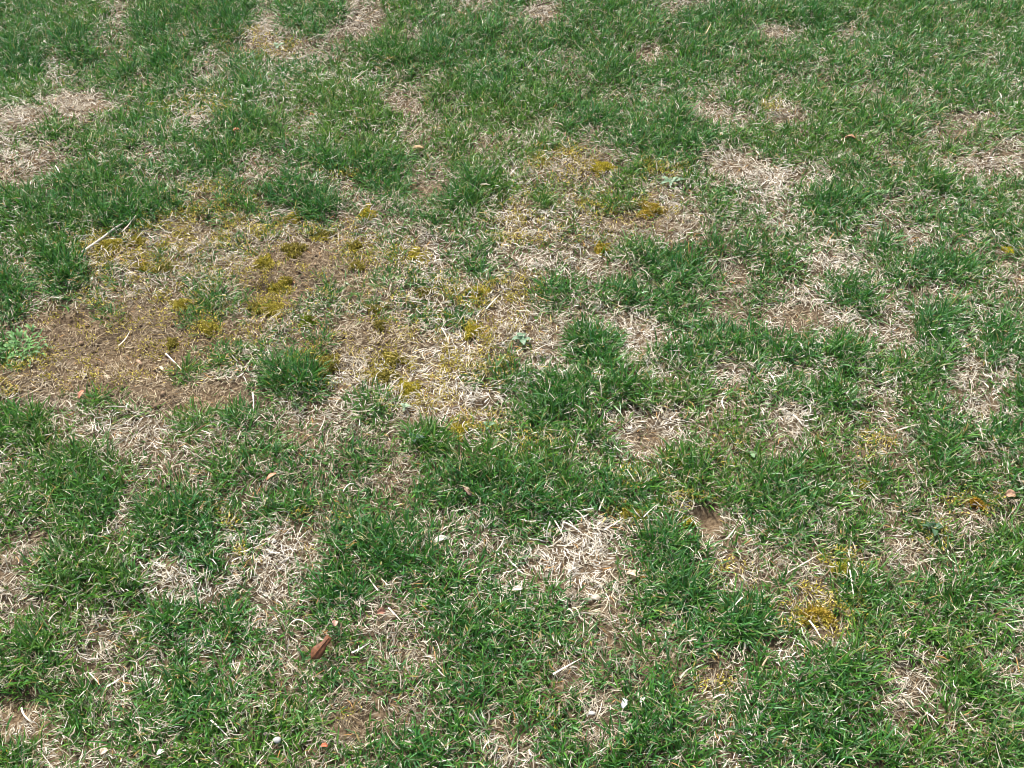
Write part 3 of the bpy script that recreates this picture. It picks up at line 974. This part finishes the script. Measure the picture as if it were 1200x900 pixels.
def pebble(px, py, rpx, col, label, flat=.65, z=.004, name='pebble', group=None):
    x0, y0, z0 = spot(px, py, z)
    r_ = rpx * (y0 * CP + CAM_H * SP) / F
    bm = bmesh.new()
    bmesh.ops.create_icosphere(bm, subdivisions=2, radius=1)
    V = np.array([v.co[:] for v in bm.verts])
    fc = np.array([[v.index for v in f.verts] for f in bm.faces])
    bm.free()
    rs = np.random.default_rng(int(px + py))
    d = rs.normal(0, 1, (5, 3))
    sc = 1 + .3 * np.sin(V @ d.T * 1.3 + rs.uniform(0, 6, 5)).sum(1) * .5
    V = V * sc[:, None] * np.array([1.25, .9, flat]) * r_ * .50
    a = rs.uniform(0, 3.1)
    V = np.stack([V[:, 0] * math.cos(a) - V[:, 1] * math.sin(a), V[:, 0] * math.sin(a) + V[:, 1] * math.cos(a), V[:, 2]], 1)
    c = np.array(col)[None] * rs.uniform(.85, 1.1, (len(V), 1))
    o = link(name, mesh_np(name, V, fc.ravel(), np.full(len(fc), 3), c), M_PEB)
    o.location = (x0, y0, z0 + z + r_ * flat * .1)
    return tag(o, label, 'pebble', group)


WH = (.60, .57, .50)
pebble(315, 551, 6, WH, 'chalky white pebble beside the short red brown chip')
pebble(101, 440, 5, WH, 'white pebble lying on straw below the brown patch')
pebble(361, 389, 4, WH, 'small white chip of stone touching the green centred moss cushion')
pebble(777, 291, 5, WH, 'pale pebble at the upper edge of a long slanting green clump', z=.012)
pebble(811, 384, 6, (.62, .6, .58), 'light grey pebble in a straw gap between grass clumps')
pebble(618, 253, 4, WH, 'small white pebble on dark straw above a mossy patch')
pebble(973, 145, 3, WH, 'tiny white pebble in the dense green lawn', z=.018)
pebble(225, 55, 4, WH, 'small white pebble at the edge of a straw gap near a tall tuft')
pebble(590, 403, 4, WH, 'small white pebble beside the bluish grey rosette weed')
pebble(529, 216, 5, WH, 'white pebble beside the dense domed grass tuft')
pebble(693, 836, 6, WH, 'crumbly white pebble amid straw and green blades', z=.008)
pebble(325, 868, 7, (.42, .42, .40), 'grey mottled pebble half hidden in green grass', z=.014)
pebble(312, 861, 5, (.18, .15, .13), 'dark brown clod of soil beside the grey mottled pebble', z=.012, name='soil_clod')
pebble(315, 618, 5, WH, 'white pebble on pale straw below a yellow moss smear', z=.006)
pebble(322, 634, 5, WH, 'white chalky lump sunk in the wide pale straw gap', z=.004)

# --- stems and sticks --------------------------------------------------------
def stick(pxs, r_, col, label, name='dead_stem', cat='dead stem', z=.012, group=None, side=None, taper=.6):
    P = []
    for i, (a, b_) in enumerate(pxs):
        x0, y0, z0 = spot(a, b_, z)
        P.append((x0, y0, z0 + z + random.uniform(-.001, .001)))
    Q = []
    for p0, p1 in zip(P, P[1:]):
        for t in (0, .5):
            Q.append(tuple(p0[i] * (1 - t) + p1[i] * t + random.uniform(-1, 1) * r_ * .25 for i in range(3)))
    Q.append(P[-1])
    o0 = Q[0]
    Q = [(q_[0] - o0[0], q_[1] - o0[1], q_[2] - o0[2]) for q_ in Q]
    k = len(Q)
    rad = [r_ * (1 - (1 - taper) * i / (k - 1)) for i in range(k)]
    root = link(name, tube(name, Q, rad, col, 7, int(pxs[0][0])), M_WOOD)
    root.location = o0
    tag(root, label, cat, group)
    return root


s = stick([(96, 295), (112, 284), (130, 271), (148, 258)], .0032, (.62, .57, .48), 'long bleached dead stem at the edge of the bare patch', z=.014)
node = tube('stem_node', [(-.003, 0, 0), (0, 0, 0), (.003, 0, 0)], [.003, .0040, .003], (.3, .24, .18), 7)
nd_ = link('stem_node', node, M_WOOD, s)
nd_.location = (.028, .045, 0)
nd_.rotation_euler = (0, 0, 1.0)
stick([(143, 272), (150, 264), (160, 251)], .0012, (.66, .6, .5), 'thin bleached stalk leaning beside the long dead stem', z=.02)
stick([(217, 296), (227, 291), (236, 286)], .0022, (.6, .52, .42), 'short bleached stick on moss beside a low tuft', name='stick', cat='stick', z=.008)
stick([(629, 7), (638, 4), (645, 2)], .0022, (.1, .075, .05), 'dark brown twig lying across a straw gap', name='twig', cat='twig', z=.018)
stick([(827, 40), (830, 34), (833, 28)], .0016, (.58, .44, .28), 'tan stalk standing up in dense green grass', z=.03)
stick([(601, 77), (607, 72), (613, 70), (616, 76)], .0018, (.3, .27, .24), 'grey crooked twig in green grass', name='twig', cat='twig', z=.016)
stick([(1157, 190), (1163, 176), (1170, 172), (1176, 175)], .0016, (.14, .11, .08), 'dark hooked twig in a straw gap', name='twig', cat='twig', z=.014)
stick([(894, 780), (897, 774), (901, 769)], .0018, (.5, .36, .22), 'short tan stub poking from a bare brown tussock', z=.014)

# --- single dry blades that stand out ---------------------------------------
DRY = [((337, 736), (350, 726), (367, 738), .014), ((412, 765), (422, 760), (434, 753), .0), ((513, 784), (517, 789), (522, 793), .0), ((105, 789), (112, 796), (118, 804), .0),
       ((124, 805), (138, 797), (150, 787), .0), ((57, 729), (62, 721), (70, 716), .003), ((25, 829), (30, 840), (40, 846), .002), ((247, 844), (256, 852), (267, 863), .0),
       ((1050, 505), (1065, 500), (1083, 496), .004), ((994, 659), (998, 682), (1001, 707), .004), ((948, 727), (955, 736), (962, 748), .0), ((1125, 834), (1133, 846), (1143, 857), .0),
       ((1074, 806), (1081, 812), (1088, 821), .0), ((402, 576), (410, 567), (420, 569), .006), ((574, 527), (586, 521), (598, 515), .0), ((702, 598), (705, 590), (710, 579), .004),
       ((754, 606), (762, 598), (772, 590), .003), ((668, 714), (675, 713), (681, 727), .006), ((661, 720), (668, 714), (674, 728), .006), ((648, 790), (662, 782), (682, 771), .002),
       ((797, 795), (803, 787), (811, 782), .004), ((139, 405), (147, 397), (152, 388), .002), ((194, 414), (203, 423), (213, 433), .003), ((517, 384), (522, 392), (526, 402), .002),
       ((570, 362), (577, 354), (586, 345), .003), ((1173, 119), (1173, 112), (1169, 107), .012), ((410, 98), (420, 89), (433, 80), .008), ((627, 411), (640, 404), (656, 400), .0),
       ((900, 436), (905, 441), (909, 451), .002), ((1136, 450), (1141, 443), (1146, 434), .0), ((923, 671), (942, 660), (963, 648), .002), ((929, 486), (935, 491), (941, 499), .002),
       ((939, 529), (947, 536), (959, 538), .003), ((992, 461), (997, 456), (1003, 451), .003), ((64, 194), (68, 199), (72, 208), .006), ((122, 651), (126, 644), (128, 636), .004),
       ((672, 597), (682, 604), (690, 620), .002), ((660, 612), (670, 616), (684, 627), .002), ((650, 610), (656, 620), (662, 632), .002), ((708, 621), (716, 616), (724, 611), .002),
       ((850, 480), (846, 470), (852, 462), .0), ((1147, 498), (1150, 508), (1152, 516), .003), ((374, 505), (379, 495), (380, 487), .002), ((296, 460), (297, 470), (297, 482), .002),
       ((868, 300), (850, 304), (832, 307), .002), ((850, 632), (857, 625), (862, 617), .004), ((1085, 835), (1092, 840), (1100, 849), .003), ((620, 878), (622, 884), (628, 886), .004),
       ((524, 880), (525, 870), (525, 862), .002), ((566, 880), (569, 873), (575, 868), .004), ((300, 897), (307, 888), (315, 879), .002), ((443, 692), (436, 683), (432, 676), .002),
       ((455, 712), (463, 720), (470, 728), .002), ((578, 742), (583, 739), (588, 733), .004), ((836, 818), (848, 814), (851, 822), .006), ((870, 700), (862, 708), (858, 716), .003)]
for i, (p0, p1, p2, bow) in enumerate(DRY):
    rs = np.random.default_rng(100 + i)
    z = .014
    a = spot(*p0, z); b_ = spot(*p1, z + bow); c_ = spot(*p2, z)
    A, B, D = (np.array((a[0], a[1], a[2] + z)), np.array((b_[0], b_[1], b_[2] + z + bow)), np.array((c_[0], c_[1], c_[2] + z)))
    ts = np.linspace(0, 1, 9)
    mid = 2 * B - .5 * (A + D)
    P = np.array([(1 - t) ** 2 * A + 2 * t * (1 - t) * mid + t * t * D for t in ts])
    d = D - A
    sd = np.array([-d[1], d[0], 0]); sd /= np.linalg.norm(sd)
    wv = rs.uniform(.0019, .0030)
    V, fl = [], []
    for j, t in enumerate(ts):
        h = wv * .5 * (1 - .75 * t ** 2)
        V += [P[j] - sd * h + np.array([0, 0, .0005]), P[j] - np.array([0, 0, .0002]), P[j] + sd * h + np.array([0, 0, .0005])]
    for j in range(8):
        for k_ in range(2):
            q = j * 3 + k_
            fl += [q, q + 1, q + 4, q + 3]
    V = np.array(V) - A
    col = STRAWS[[0, 4, 1][i % 3]] * rs.uniform(.95, 1.15)
    me = mesh_np('dry_blade', V, fl, np.full(16, 4), np.repeat(col[None], len(V), 0))
    o = link('dry_blade', me, M_STRAW)
    o.location = A
    lab = {0: 'arched bleached dry grass blade just above the rust brown leaf', 1: 'straight bleached dry grass blade beside the rust brown leaf',
           9: 'upright bleached dry grass blade beside the wide rusty moss cushion', 22: 'bleached dry grass blade leaning into the tuft beside the pale wood chip',
           27: 'bleached dry grass blade lying beside the bluish grey rosette weed'}.get(i, 'single long bleached dry grass blade lying loose on the lawn')
    tag(o, lab, 'grass blade', 'loose bleached dry grass blades')
